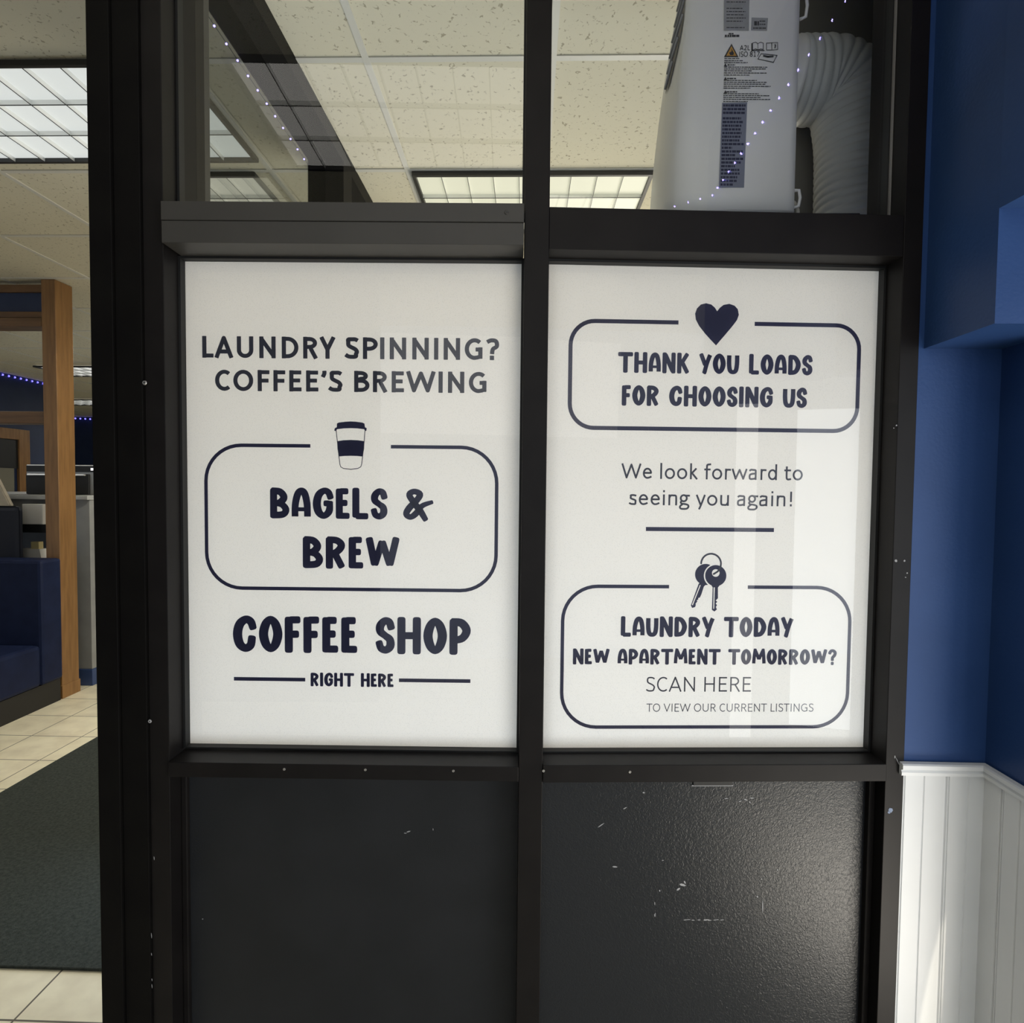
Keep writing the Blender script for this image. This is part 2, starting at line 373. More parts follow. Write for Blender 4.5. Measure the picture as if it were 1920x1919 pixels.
# scuffs and paint marks, as thin chips on the surface
def chips(name, B, wd, pts, mt, parent, seed=1):
    rnd = random.Random(seed); bm = bmesh.new()
    for px,py,l,ang,th in pts:
        u,v = B.uv(px,py,wd); l/=1018*2; th/=1018*2; c,s = math.cos(ang),-math.sin(ang)
        P = [(-l,-th*.3),(-l*.3,-th),(l*.6,-th*.7),(l,th*.2),(l*.2,th),(-l*.6,th*.8)]
        bm.faces.new([bm.verts.new(B.p(u+a*c-b*s, wd, v+a*s+b*c)) for a,b in P])
    return obj(name, bm, mt, parent, recalc=False)
rp = random.Random(3)
pts = [(1280,1660,14,.3,5),(1272,1668,9,-.6,4),(1284,1655,7,1.1,3),(1153,1626,11,.1,3),(1207,1487,5,.2,3),(1398,1500,8,.4,2.5),(1388,1503,7,-.3,2),(1406,1505,6,.8,2),(1410,1497,10,.05,2),(1362,1498,9,0,1.5),(1237,1671,4,1.4,2.5),(1420,1682,4,1.2,3),(1428,1649,3,0,2.5),(1430,1700,30,1.57,1.6),(1127,1548,16,-.6,2),(1172,1516,9,-.5,2),(1458,1632,5,1.4,2),(1243,1614,3,0,2)]
pts += [(1262+rp.random()*95,1725+rp.random()*1.5,4+rp.random()*8,rp.uniform(-.1,.1),1.6) for _ in range(12)]
pts += [(1227+rp.uniform(-2,2),1690+rp.random()*30,3+rp.random()*5,1.5,1.5) for _ in range(4)]
chips('scuff_marks', BR, .0376, pts, SCUFF, kp)
chips('scuff_marks', BL, .0446, [(766,1560,9,-.3,2.5),(760,1563,6,.1,2),(812,1556,5,1.5,1.5),(380,1724,3,0,2.5)], SCUFF, win1)
chips('scuff_marks', BL, -.0064, [(289,1610,8,1.5,1.6),(284,1755,12,1.5,1.4),(285,1850,9,1.5,1.4),(285,1838,6,1.5,1.4),(284,1790,6,1.5,1.3)], SCUFF, win1)
chips('paint_smear', BR, -.0004, [(1670,1520,10,1.4,9),(1667,1524,6,.6,5)], BLUEPAINT, win2)
chips('scuff_marks', BR, -.0005, [(1678,1420,2,0,6),(1680,1052,6,.9,5),(1696,1052,4,.2,4),(1701,1075,3,0,3),(1698,1083,3,.4,2),(1684,1430,24,1.1,1.2),(1681,798,3,.3,3),(1676,803,2,0,2)], SCUFF, win2)

# ------------------------------------------------------------------ lettering: pen-stroke alphabets
# each glyph: (advance width, [strokes]); a stroke is (kind, points); kinds: L polyline, C open curve, O closed curve
Wd = .21
HAND = {
'A':(.62,[('C',[(.105,.0,.2),(.115,.45,.21),(.20,.80,.215),(.32,.90,.2),(.43,.80,.215),(.505,.45,.21),(.515,.0,.2)]),('L',[(.13,.30),(.49,.30)],.12)]),
'B':(.63,[('L',[(.115,.02),(.115,.96)],.215),('C',[(.115,.895,.2),(.33,.86,.21),(.455,.70,.22),(.37,.55,.21),(.16,.46,.17)]),('C',[(.2,.47,.13),(.40,.44,.19),(.52,.28,.21),(.42,.13,.205),(.115,.10,.2)])]),
'C':(.66,[('C',[(.555,.70,.2),(.50,.84,.21),(.36,.90,.2),(.19,.77,.235),(.12,.5,.245),(.18,.22,.235),(.34,.10,.2),(.49,.18,.215),(.53,.36,.21)])]),
'D':(.65,[('L',[(.115,.02),(.115,.96)],.215),('C',[(.115,.90,.19),(.36,.84,.22),(.525,.52,.245),(.40,.18,.22),(.115,.10,.19)])]),
'E':(.46,[('L',[(.115,.02),(.115,.97)],.215),('L',[(.13,.90),(.40,.90)],.185),('L',[(.13,.52),(.37,.52)],.19),('L',[(.13,.10),(.44,.10)],.185)]),
'F':(.45,[('L',[(.11,.0),(.11,.97)],.215),('L',[(.13,.90),(.43,.905)],.185),('L',[(.13,.50),(.39,.505)],.19)]),
'G':(.66,[('C',[(.56,.72,.2),(.50,.86,.2),(.36,.91,.19),(.19,.78,.23),(.12,.5,.245),(.18,.22,.235),(.35,.095,.19),(.52,.24,.22),(.55,.5,.19)]),('L',[(.36,.50),(.55,.50)],.18)]),
'H':(.67,[('L',[(.115,.0),(.115,1.0)],.215),('L',[(.555,.0),(.555,1.0)],.215),('L',[(.12,.50),(.55,.50)],.18)]),
'I':(.24,[('L',[(.12,.0),(.12,1.0)],.215)]),
'K':(.63,[('L',[(.11,.0),(.11,1.0)],.21),('L',[(.53,.97),(.24,.52)],.19),('L',[(.25,.56),(.54,.02)],.2)]),
'L':(.53,[('L',[(.115,.06),(.115,1.0)],.215),('L',[(.12,.095),(.51,.095)],.19)]),
'M':(.86,[('C',[(.09,.0,.2),(.12,.5,.2),(.17,.95,.19)]),('L',[(.18,.92),(.43,.35)],.2),('L',[(.43,.35),(.68,.92)],.2),('C',[(.69,.95,.19),(.74,.5,.2),(.77,.0,.2)])]),
'N':(.68,[('L',[(.11,.0),(.11,1.0)],.205),('L',[(.57,.0),(.57,1.0)],.205),('L',[(.13,.93),(.55,.08)],.215)]),
'O':(.65,[('O',[(.325,.91,.18),(.19,.78,.23),(.12,.5,.245),(.19,.22,.23),(.325,.09,.18),(.46,.22,.23),(.53,.5,.245),(.46,.78,.23)])]),
'P':(.60,[('L',[(.115,.0),(.115,.96)],.215),('C',[(.115,.90,.19),(.35,.86,.215),(.485,.66,.225),(.37,.45,.20),(.12,.38,.17)])]),
'R':(.63,[('L',[(.115,.0),(.115,.96)],.21),('C',[(.115,.90,.19),(.36,.87,.2),(.49,.72,.215),(.36,.53,.2),(.12,.44,.16)]),('L',[(.28,.48),(.51,.03)],.2)]),
'S':(.53,[('C',[(.43,.74,.2),(.38,.87,.2),(.25,.90,.19),(.13,.77,.22),(.13,.61,.21),(.27,.49,.18),(.40,.38,.21),(.41,.20,.22),(.29,.095,.19),(.15,.14,.19),(.10,.27,.19)])]),
'T':(.74,[('L',[(.37,.0),(.37,.93)],.22),('L',[(.0,.90),(.74,.90)],.195)]),
'U':(.62,[('C',[(.105,1.0,.21),(.105,.5,.215),(.16,.18,.215),(.31,.095,.19),(.46,.18,.215),(.515,.5,.215),(.515,1.0,.21)])]),
'W':(1.04,[('L',[(.09,.97),(.27,.12)],.21),('L',[(.27,.12),(.50,.86)],.2),('L',[(.50,.86),(.74,.12)],.2),('L',[(.74,.12),(.94,.98)],.205)]),
'Y':(.62,[('L',[(.07,.98),(.30,.42)],.2),('C',[(.57,.99,.2),(.40,.55,.2),(.25,.0,.205)])]),
'&':(.94,[('C',[(.72,.03,.17),(.55,.3,.2),(.30,.62,.19),(.20,.82,.19),(.36,.915,.17),(.55,.83,.19),(.45,.64,.19),(.20,.38,.2),(.10,.18,.19),(.24,.085,.17),(.42,.20,.19),(.62,.45,.16),(.93,.57,.12)])]),
'?':(.56,[('C',[(.09,.76,.19),(.17,.89,.18),(.32,.90,.18),(.44,.78,.19),(.40,.60,.19),(.28,.46,.18),(.27,.32,.18)]),('L',[(.26,.08),(.28,.08)],.2)]),
' ':(.36,[]),
}
def q4(cx,cy,rx,ry,a0,a1,n=9):
    return [(cx+rx*math.cos(math.radians(a0+(a1-a0)*i/(n-1))), cy+ry*math.sin(math.radians(a0+(a1-a0)*i/(n-1)))) for i in range(n)]
def el(cx,cy,rx,ry): return ('O', q4(cx,cy,rx,ry,0,337.5,16))
def sans(h):
    """humanist caps and lower case, cap height 1, h = half pen width; outlines stay inside the metrics"""
    t = 1-h; x = .724; xt = x-h; G = {}
    def g(ch, adv, *st): G[ch] = (adv, list(st))
    L = lambda *p: ('L', list(p)); C = lambda p: ('C', p)
    g('A',.90,L((.02+h,0),(.45,t+.02)),L((.45,t+.02),(.88-h,0)),L((.18,.29),(.72,.29)))
    g('B',.845,L((.135+h,0),(.135+h,1)),C([(.135+h,t)]+q4(.42,.765,.24,.235-h,90,-90)+[(.135+h,.53)]),C([(.135+h,.53)]+q4(.46,.265+h*.5,.30-h*.3,.265-h*.5,90,-90)+[(.135+h,h)]))
    g('C',.828,C(q4(.49,.5,.42-h,.505-h,52,308,17)))
    g('D',.955,L((.135+h,0),(.135+h,1)),C([(.135+h,t)]+q4(.40,.5,.48-h,.5-h,90,-90,15)+[(.135+h,h)]))
    g('E',.758,L((.135+h,0),(.135+h,1)),L((.135+h,t),(.67,t)),L((.135+h,.52),(.62,.52)),L((.135+h,h),(.68,h)))
    g('F',.713,L((.135+h,0),(.135+h,1)),L((.135+h,t),(.66,t)),L((.135+h,.50),(.62,.50)))
    g('G',.98,C(q4(.51,.5,.44-h,.505-h,50,270,15)+[(.70,.035+h),(.86-h,.10+h)]),L((.86-h,.06),(.86-h,.48+h)),L((.86-h,.48),(.56,.48)))
    g('H',.967,L((.135+h,0),(.135+h,1)),L((.832-h,0),(.832-h,1)),L((.135+h,.52),(.832-h,.52)))
    g('I',.391,L((.195,0),(.195,1)))
    g('L',.652,L((.135+h,0),(.135+h,1)),L((.135+h,h),(.63,h)))
    g('N',1.003,L((.135+h,0),(.135+h,1)),L((.135+h,t),(.868-h,h)),L((.868-h,0),(.868-h,1)))
    g('O',1.028,el(.514,.5,.45-h,.51-h))
    g('P',.803,L((.135+h,0),(.135+h,1)),C([(.135+h,t)]+q4(.42,.69,.31-h*.3,.31-h,90,-90)+[(.135+h,.38+h)]))
    g('R',.843,L((.135+h,0),(.135+h,1)),C([(.135+h,t)]+q4(.42,.72,.27-h*.3,.28-h,90,-90)+[(.135+h,.44+h)]),L((.47,.46),(.80-h,0)))
    g('S',.713,C([(.61,.88-h*.3),(.50,.965-h*.6),(.36,1.005-h),(.20,.955-h*.6),(.10+h,.79),(.16+h*.5,.63),(.33,.54),(.50,.45),(.62-h*.4,.33),(.635-h,.22),(.53,.06+h*.5),(.33,-.005+h),(.19,.02+h),(.08,.09+h)]))
    g('T',.756,L((.378,0),(.378,t)),L((.02,t),(.736,t)))
    g('U',.997,C([(.13+h,1),(.13+h,.6)]+q4(.4985,.37,.3685-h,.375-h,180,360,13)+[(.867-h,.6),(.867-h,1)]))
    g('V',.88,L((.02+h,1),(.44,h)),L((.44,h),(.86-h,1)))
    g('W',1.382,L((.02+h,1),(.38,h)),L((.38,h),(.69,t)),L((.69,t),(1.0,h)),L((1.0,h),(1.36-h,1)))
    g('Y',.756,L((.01+h,1),(.378,.42)),L((.746-h,1),(.378,.42)),L((.378,.42),(.378,0)))
    g('?',.72,C([(.09,.93-h),(.25,1.005-h),(.44,.95-h*.6),(.56-h*.5,.78),(.50,.62),(.34,.50),(.305,.28)]),L((.30,0),(.30,2*h)))
    g("'",.343,C([(.20,.99),(.20,.86),(.13,.70)]))
    g('a',.744,C([(.12,.60),(.22,.70-h*.4),(.36,x+.005-h),(.52,.67-h*.4),(.60-h,.50),(.60-h,0)]),C([(.60-h,.42),(.34,.405),(.16,.34),(.09+h*.6,.19),(.17,.04+h*.4),(.34,-.005+h),(.50,.08+h*.3),(.60-h,.17)]))
    g('d',.815,L((.69-h,0),(.69-h,1.06)),el(.385,.36,.30-h,.368-h))
    g('e',.773,C([(.08+h*.5,.39),(.68-h,.39)]+q4(.385,.365,.305-h,.37-h,8,270,14)+[(.53,.025+h),(.65,.09+h)]))
    g('f',.474,C([(.46,1.04-h*.4),(.33,1.06-h),(.22,.97),(.19,.80),(.19,0)]),L((.02,x-h),(.43,x-h)))
    g('g',.731,el(.315,.485,.235-h*.6,.245-h*.6),C([(.19,.30),(.12,.20),(.20,.115),(.42,.085),(.60,.02),(.63,-.10),(.53,-.22),(.32,-.27+h*.4),(.13,-.22),(.07,-.11),(.14,0),(.24,.07)]),L((.38,x-h),(.71,x-h)))
    g('i',.356,L((.178,0),(.178,x)),L((.178,.95-h),(.178,.95+h)))
    g('k',.707,L((.12+h,0),(.12+h,1.06)),L((.60-h,x),(.15+h,.37)),L((.24,.43),(.66-h,0)))
    g('l',.356,L((.178,0),(.178,1.06)))
    g('n',.815,L((.12+h,0),(.12+h,x)),C([(.12+h,.50),(.28,.66),(.44,x+.005-h),(.60,.67-h*.4),(.695-h,.45),(.695-h,0)]))
    g('o',.818,el(.409,.36,.34-h,.37-h))
    g('r',.542,L((.12+h,0),(.12+h,x)),C([(.12+h,.47),(.23,.64),(.36,x-h),(.51,x-h-.005)]))
    g('s',.607,C([(.51,.635-h*.2),(.40,.70-h*.7),(.29,x+.005-h),(.16,.67-h*.4),(.10+h,.55),(.16,.45),(.30,.385),(.46,.31),(.53-h,.19),(.45,.05+h*.3),(.28,-.005+h),(.16,.015+h),(.06,.07+h)]))
    g('t',.52,C([(.18,.92),(.18,.20),(.25,.04+h*.3),(.36,h-.005),(.48,.02+h)]),L((.02,x-h),(.46,x-h)))
    g('u',.815,C([(.12+h,x),(.12+h,.27),(.22,.06+h*.4),(.37,h-.005),(.53,.07),(.695-h,.24)]),L((.695-h,0),(.695-h,x)))
    g('w',1.11,L((.02+h,x),(.30,h)),L((.30,h),(.555,xt)),L((.555,xt),(.81,h)),L((.81,h),(1.09-h,x)))
    g('y',.703,L((.02+h,x),(.355,h*.5)),C([(.683-h,x),(.37,.02),(.25,-.26)]))
    g('!',.506,L((.253,.30),(.253,1)),L((.253,0),(.253,2.2*h)))
    g('1',.787,L((.42,h),(.42,t)),L((.42,t),(.19,.82)),L((.16,h),(.66,h)))
    g('2',.787,C([(.12,.86),(.25,.965-h*.5),(.38,1.0-h),(.56,.93-h*.4),(.62-h*.3,.75),(.52,.53),(.13,h+.02)]),L((.13,h),(.68,h)))
    g('7',.787,L((.10,t),(.67,t)),L((.67,t),(.28,0)))
    g('8',.787,el(.3935,.755,.24-h*.5,.245-h),el(.3935,.265,.295-h*.6,.265-h))
    g(' ',.351)
    return G
def strip(bm, pts, tofn, lay, cap0, cap1, closed=False):
    """pts: (x,y,halfwidth)"""
    n = len(pts); Lf=[]; Rt=[]
    for i in range(n):
        if closed: a,b = pts[(i-1)%n], pts[(i+1)%n]
        else: a,b = pts[max(i-1,0)], pts[min(i+1,n-1)]
        dx,dy = b[0]-a[0], b[1]-a[1]; l = math.hypot(dx,dy) or 1e-9; nx,ny = -dy/l, dx/l; h = pts[i][2]
        Lf.append((pts[i][0]+nx*h, pts[i][1]+ny*h)); Rt.append((pts[i][0]-nx*h, pts[i][1]-ny*h))
    V = lambda p: bm.verts.new(tofn(p[0],p[1],lay))
    l = [V(p) for p in Lf]; r = [V(p) for p in Rt]
    for i in range(n if closed else n-1):
        j = (i+1)%n; bm.faces.new((l[i],r[i],r[j],l[j]))
    if closed: return
    for end, e in ((0,cap0),(n-1,cap1)):
        ext, p = e
        a = pts[1] if end==0 else pts[n-2]; c = pts[end]; dx,dy = c[0]-a[0], c[1]-a[1]; q = math.hypot(dx,dy) or 1e-9; dx/=q; dy/=q; h=c[2]
        fan=[]
        for k in range(11):
            th = -PI/2+PI*k/10; cx = abs(math.cos(th))**p*h*ext; sy = math.copysign(abs(math.sin(th))**p, math.sin(th))*h
            fan.append(V((c[0]+dx*cx-dy*sy, c[1]+dy*cx+dx*sy)))
        bm.faces.new(fan)
ROUND=(1.0,1.0); BOLD=1.09
def draw(bm, text, font, pen, tofn, capfree):
    """tofn(x,y,layer) maps unit glyph space to the sheet; pen None: widths come from the glyph"""
    x = 0
    for ch in text:
        adv, strokes = font[ch]; lay = 0
        ends = [q for st in strokes if st[0]!='O' for q in (tuple(st[1][0][:2]),tuple(st[1][-1][:2]))] if pen else []
        capof = lambda q: ROUND if ends.count(tuple(q[:2]))>1 else capfree
        for st in strokes:
            kind, P = st[0], st[1]; w = pen if pen else (st[2] if len(st)>2 else Wd)*BOLD
            tf = lambda a,b,l,x=x: tofn(x+a,b,l)
            if kind == 'L':
                for a,b in zip(P,P[1:]):
                    ext = capfree[0]*w/2
                    d = math.hypot(b[0]-a[0],b[1]-a[1]) or 1e-9; ux,uy=(b[0]-a[0])/d,(b[1]-a[1])/d
                    # free ends sit on the metric line: pull the cap inside for hand letters
                    k = min(ext if not pen else 0, d*.4)
                    strip(bm, [(a[0]+ux*k*.8,a[1]+uy*k*.8,w/2),(b[0]-ux*k*.8,b[1]-uy*k*.8,w/2)], tf, lay, capof(a), capof(b)); lay += 1
            elif kind == 'C':
                Q = crom([(p[0],p[1],(p[2]*BOLD if len(p)>2 else w)/2) for p in P], 5)
                if not pen:                                     # hand letters: shorten the free ends by the cap
                    for e,i2 in ((0,2),(-1,-3)):
                        c=Q[e]; a=Q[i2]; d=math.hypot(a[0]-c[0],a[1]-c[1]) or 1e-9; k=min(c[2]*.7,d*.9)
                        if c[1]<.03 or c[1]>.96: Q[e]=(c[0]+(a[0]-c[0])/d*k, c[1]+(a[1]-c[1])/d*k, c[2])
                strip(bm, Q, tf, lay, capfree, capfree); lay += 1
            else:
                Q = crom([(p[0],p[1],(p[2]*BOLD if len(p)>2 else w)/2) for p in P], 5, True)
                strip(bm, Q, tf, lay, None, None, True); lay += 1
        x += adv + (.085 if font is HAND else 0)
    return x
def width(text, font): return sum(font[c][0]+(.085 if font is HAND else 0) for c in text) - (.085 if font is HAND else 0)
class Sheet:
    def __init__(s, B, w, parent): s.B=B; s.w=w; s.parent=parent
    def uv(s,px,py): return s.B.uv(px,py,s.w)
    def pt(s,u,v,lay=0): return s.B.p(u, s.w-.00035-lay*1.6e-5, v)
    def line(s, text, x0,y0,x1,y1, ytop, font, pen=None, ink=INK, lsb=0, rsb=0, cap=(.85,.62)):
        """x0,y0 / x1,y1: ends of the base line on the photo; ytop: cap line above the left end"""
        ua,va = s.uv(x0,y0); ub,vb = s.uv(x1,y1); _,vt = s.uv(x0,ytop)
        v = (va+vb)/2; hgt = vt-va; tot = width(text,font)-lsb-rsb; sx = (ub-ua)/tot
        x = 0
        for word in text.split(' '):
            bm = bmesh.new(); draw(bm, word, font, pen, lambda a,b,l: s.pt(ua+(a+x-lsb)*sx, v+b*hgt, l), cap)
            obj('lettering', bm, ink, s.parent, recalc=False)
            x += sum(font[c][0]+(.085 if font is HAND else 0) for c in word+' ')
    def bar(s, bm, x0,y0,x1,y1, th):
        ua,va=s.uv(x0,y0); ub,vb=s.uv(x1,y1); v=(va+vb)/2; t=th/1018/2*1.06
        bm.faces.new([bm.verts.new(s.pt(a,b)) for a,b in ((ua,v-t),(ub,v-t),(ub,v+t),(ua,v+t))])
    def rule(s, bars):
        for b in bars:
            bm=bmesh.new(); s.bar(bm,*b); obj('rule_line', bm, INK, s.parent, recalc=False)
    def border(s, L, R, T, B_, rad, gap, th):
        """rounded frame with a gap in its top edge; L,R,T,B_ as photo points on the middle of each side"""
        ul=s.uv(*L)[0]; ur=s.uv(*R)[0]; vt=s.uv(*T)[1]; vb=s.uv(*B_)[1]; r=rad/1018*1.06; t=th/1018/2*1.06
        g0=s.uv(gap[0],T[1])[0]; g1=s.uv(gap[1],T[1])[0]
        arc=lambda cx,cy,a0: [(cx+r*math.cos(math.radians(a0+9*i)), cy+r*math.sin(math.radians(a0+9*i)), t) for i in range(11)]
        P=[(g0,vt,t),(ul+r+.001,vt,t)]+arc(ul+r,vt-r,90)+arc(ul+r,vb+r,180)+arc(ur-r,vb+r,270)+arc(ur-r,vt-r,0)+[(ur-r-.001,vt,t)][:0]+[(g1,vt,t)]
        bm=bmesh.new(); strip(bm,P,lambda a,b,l: s.pt(a,b),0,(.02,1),(.02,1))
        return obj('border_frame', bm, INK, s.parent, recalc=False)
    def poly(s, bm, P, lay=0):
        return bm.faces.new([bm.verts.new(s.pt(*s.uv(x,y),lay)) for x,y in P])
CB = sans(.095); CR = sans(.062); CL = sans(.048)
PW = .0625
def sheet_obj(B, w, u0,u1,v0,v1, mt, parent):
    """the printed film: a single translucent sheet"""
    bm = bmesh.new(); bm.faces.new([bm.verts.new(B.p(u,w,v)) for u,v in ((u0,v0),(u1,v0),(u1,v1),(u0,v1))])
    return obj('film', bm, mt, parent, recalc=False)
# left poster
p1 = thing('poster', 'white coffee shop poster asking if laundry is spinning, in left pane', 'poster')
sheet_obj(BL, PW, -.6775,-.0235,-.5105,.4375, POSTER, p1)
s1 = Sheet(BL, PW, p1)
FL=(.12,.8)
s1.line('LAUNDRY SPINNING?', 379.5,672.5,935,673.5,632.5, CB,.19, INKG, .135,.12, FL)
s1.line("COFFEE'S BREWING", 403.6,734.5,912,735.5,695.5, CB,.19, INKG, .07,.12, FL)
s1.line('BAGELS &', 506.8,973,809.6,974,915.5, HAND)
s1.line('BREW', 568,1066,749,1066.5,1006.5, HAND)
s1.line('COFFEE SHOP', 438,1223.7,882,1225.7,1156.5, HAND)
s1.line('RIGHT HERE', 582.5,1287.5,738,1288,1262.5, HAND)
s1.rule([(438.7,1273.5,572.5,1274.5,7),(748,1276.5,882,1277,7)])
s1.border((387,970),(930.8,970),(581.5,836.5),(660,1105.5),67,(582,733),6.6)
bm=bmesh.new()   # coffee cup
gx=lambda x: 600+x/14.76; gy=lambda y: 770+y/14.76
cupP=lambda P:[(gx(a),gy(b)) for a,b in P]
s1.poly(bm,cupP([(472,360),(520,335),(700,312),(850,303),(1000,312),(1170,335),(1232,362),(1245,465),(1295,490),(1285,560),(1245,575),(1225,520),(1050,498),(850,490),(650,498),(470,520),(450,575),(395,560),(410,490),(465,465)]))
s1.poly(bm,cupP([(475,850),(650,825),(850,815),(1050,825),(1230,850),(1222,1060),(1180,1275),(1020,1260),(850,1255),(680,1260),(520,1275),(485,1060)]))
obj('cup_picture',bm,INK,p1,recalc=False)
bm=bmesh.new(); o=[(450,570),(480,850),(525,1270),(550,1480),(575,1560),(650,1605),(850,1630),(1050,1605),(1130,1560),(1155,1480),(1180,1270),(1225,850),(1245,570)]
strip(bm,[(*s1.uv(gx(a),gy(b)),.00075) for a,b in o],lambda a,b,l:s1.pt(a,b,1),1,ROUND,ROUND)
obj('cup_outline',bm,INKG,p1,recalc=False)
# right poster
p2 = thing('poster', 'white laundry thank-you poster with heart and keys, in right pane', 'poster')
sheet_obj(BR, PW, .0240,.6762,-.5115,.4375, POSTER, p2)
s2 = Sheet(BR, PW, p2)
s2.border((1069,700),(1608.8,715),(1271,605),(1330,805.5),45,(1272,1415),7.6)
bm=bmesh.new()   # heart
hx=lambda x:1140+x/4.571; hy=lambda y:560+y/4.571
half=[(935,110),(915,78),(885,52),(840,41),(795,52),(762,85),(746,130),(752,180),(780,235),(830,300),(880,355),(925,403)]
oth=[(970,350),(1020,292),(1070,232),(1105,185),(1121,140),(1112,92),(1085,62),(1040,46),(990,55),(958,80)]
s2.poly(bm,[(hx(a),hy(b)) for a,b in half+oth]); obj('heart_picture',bm,INK,p2,recalc=False)
s2.line('THANK YOU LOADS',1159,697.4,1522.4,705,659.5, HAND)
s2.line('FOR CHOOSING US',1165.8,758.6,1512,766.7,720.8, HAND)
s2.line('We look forward to',1164.6,896,1504.6,902.5,868, CR,.124, INKG,.02,.07,FL)
s2.line('seeing you again!',1179.6,945.8,1484,951,918.2, CR,.124, INKG,.06,.2,FL)
s2.rule([(1211,991.5,1451,995,7.6)])
s2.border((1054,1230),(1591,1235),(1254,1100.5),(1320,1363.5),66,(1254.4,1402),6.6)
s2.line('LAUNDRY TODAY',1163.7,1193.4,1486,1195.5,1156, HAND)
s2.line('NEW APARTMENT TOMORROW?',1074,1245,1568.4,1247.5,1216, HAND)
s2.line('SCAN HERE',1211.7,1297,1407.5,1297.5,1269.5, CL,.096, INKG,.08,.08,FL)
s2.line('TO VIEW OUR CURRENT LISTINGS',1212,1334,1524.5,1335.5,1319, CL,.10, INKG,.02,.08,FL)
kx=lambda x:1240+x/10.667; ky=lambda y:1020+y/10.667
K=lambda P:[(kx(a),ky(b)) for a,b in P]
def circ(cx,cy,r,a0=0,a1=360,n=40): return [(cx+r*math.cos(math.radians(a0+(a1-a0)*i/n)), cy+r*math.sin(math.radians(a0+(a1-a0)*i/n))) for i in range(n+(1 if a1-a0<360 else 0))]
CA_,RA_,CB_,RB_=(885,615),212,(1085,640),236
far=lambda p,c: math.hypot(p[0]-c[0],p[1]-c[1])
arcA=[p for p in circ(*CA_,RA_,0,360,240) if far(p,CB_)>RB_]          # starts after the overlap, runs round the left
k=max(range(len(arcA)),key=lambda i: far(arcA[i],arcA[i-1])); arcA=arcA[k:]+arcA[:k]
arcB=[p for p in circ(*CB_,RB_,0,360,240) if far(p,CA_)<RA_]
if far(arcB[0],arcA[-1])>far(arcB[-1],arcA[-1]): arcB=arcB[::-1]
bm=bmesh.new()      # left key: head with a crescent cut, neck, blade split by its groove
s2.poly(bm,K(arcA+arcB),0)
s2.poly(bm,K([(745,800),(800,760),(905,805),(850,855),(786,830),(770,822)]),1)
s2.poly(bm,K([(745,800),(770,822),(610,1222),(588,1235)]),2)
s2.poly(bm,K([(588,1235),(610,1222),(628,1230),(675,1265),(615,1285)]),3)
s2.poly(bm,K([(786,830),(850,855),(800,1010),(770,1075),(735,1085),(740,1110),(705,1135),(720,1150),(680,1205),(690,1215),(675,1265),(628,1230)]),2)
obj('key_picture',bm,INK,p2,recalc=False)
bm=bmesh.new()      # right key: head with a round hole
ho=K(circ(1087,638,212,0,360,48)); hi_=K(circ(1087,585,76,0,360,48))
vo=[bm.verts.new(s2.pt(*s2.uv(*q),0)) for q in ho]; vi=[bm.verts.new(s2.pt(*s2.uv(*q),0)) for q in hi_]
for i in range(48): bm.faces.new((vo[i],vo[(i+1)%48],vi[(i+1)%48],vi[i]))
s2.poly(bm,K([(1000,830),(1165,830),(1135,872),(1025,872)]),1)
s2.poly(bm,K([(1025,860),(1045,870),(1037,1300),(1010,1322)]),2)
s2.poly(bm,K([(1010,1322),(1037,1300),(1055,1300),(1110,1315),(1060,1355)]),3)
s2.poly(bm,K([(1068,870),(1130,870),(1130,1090),(1112,1110),(1085,1135),(1118,1160),(1085,1195),(1112,1225),(1090,1265),(1110,1315),(1055,1300)]),2)
obj('key_picture',bm,INK,p2,recalc=False)
ring=circ(993,398,198,182,360,24)+[(1185,450),(1165,505),(1125,555),(1045,605)]
bm=bmesh.new(); strip(bm,[(*s2.uv(kx(a),ky(b)),.0018) for a,b in ring],lambda a,b,l:s2.pt(a,b,8),8,ROUND,ROUND); obj('key_ring_picture',bm,INKG,p2,recalc=False)

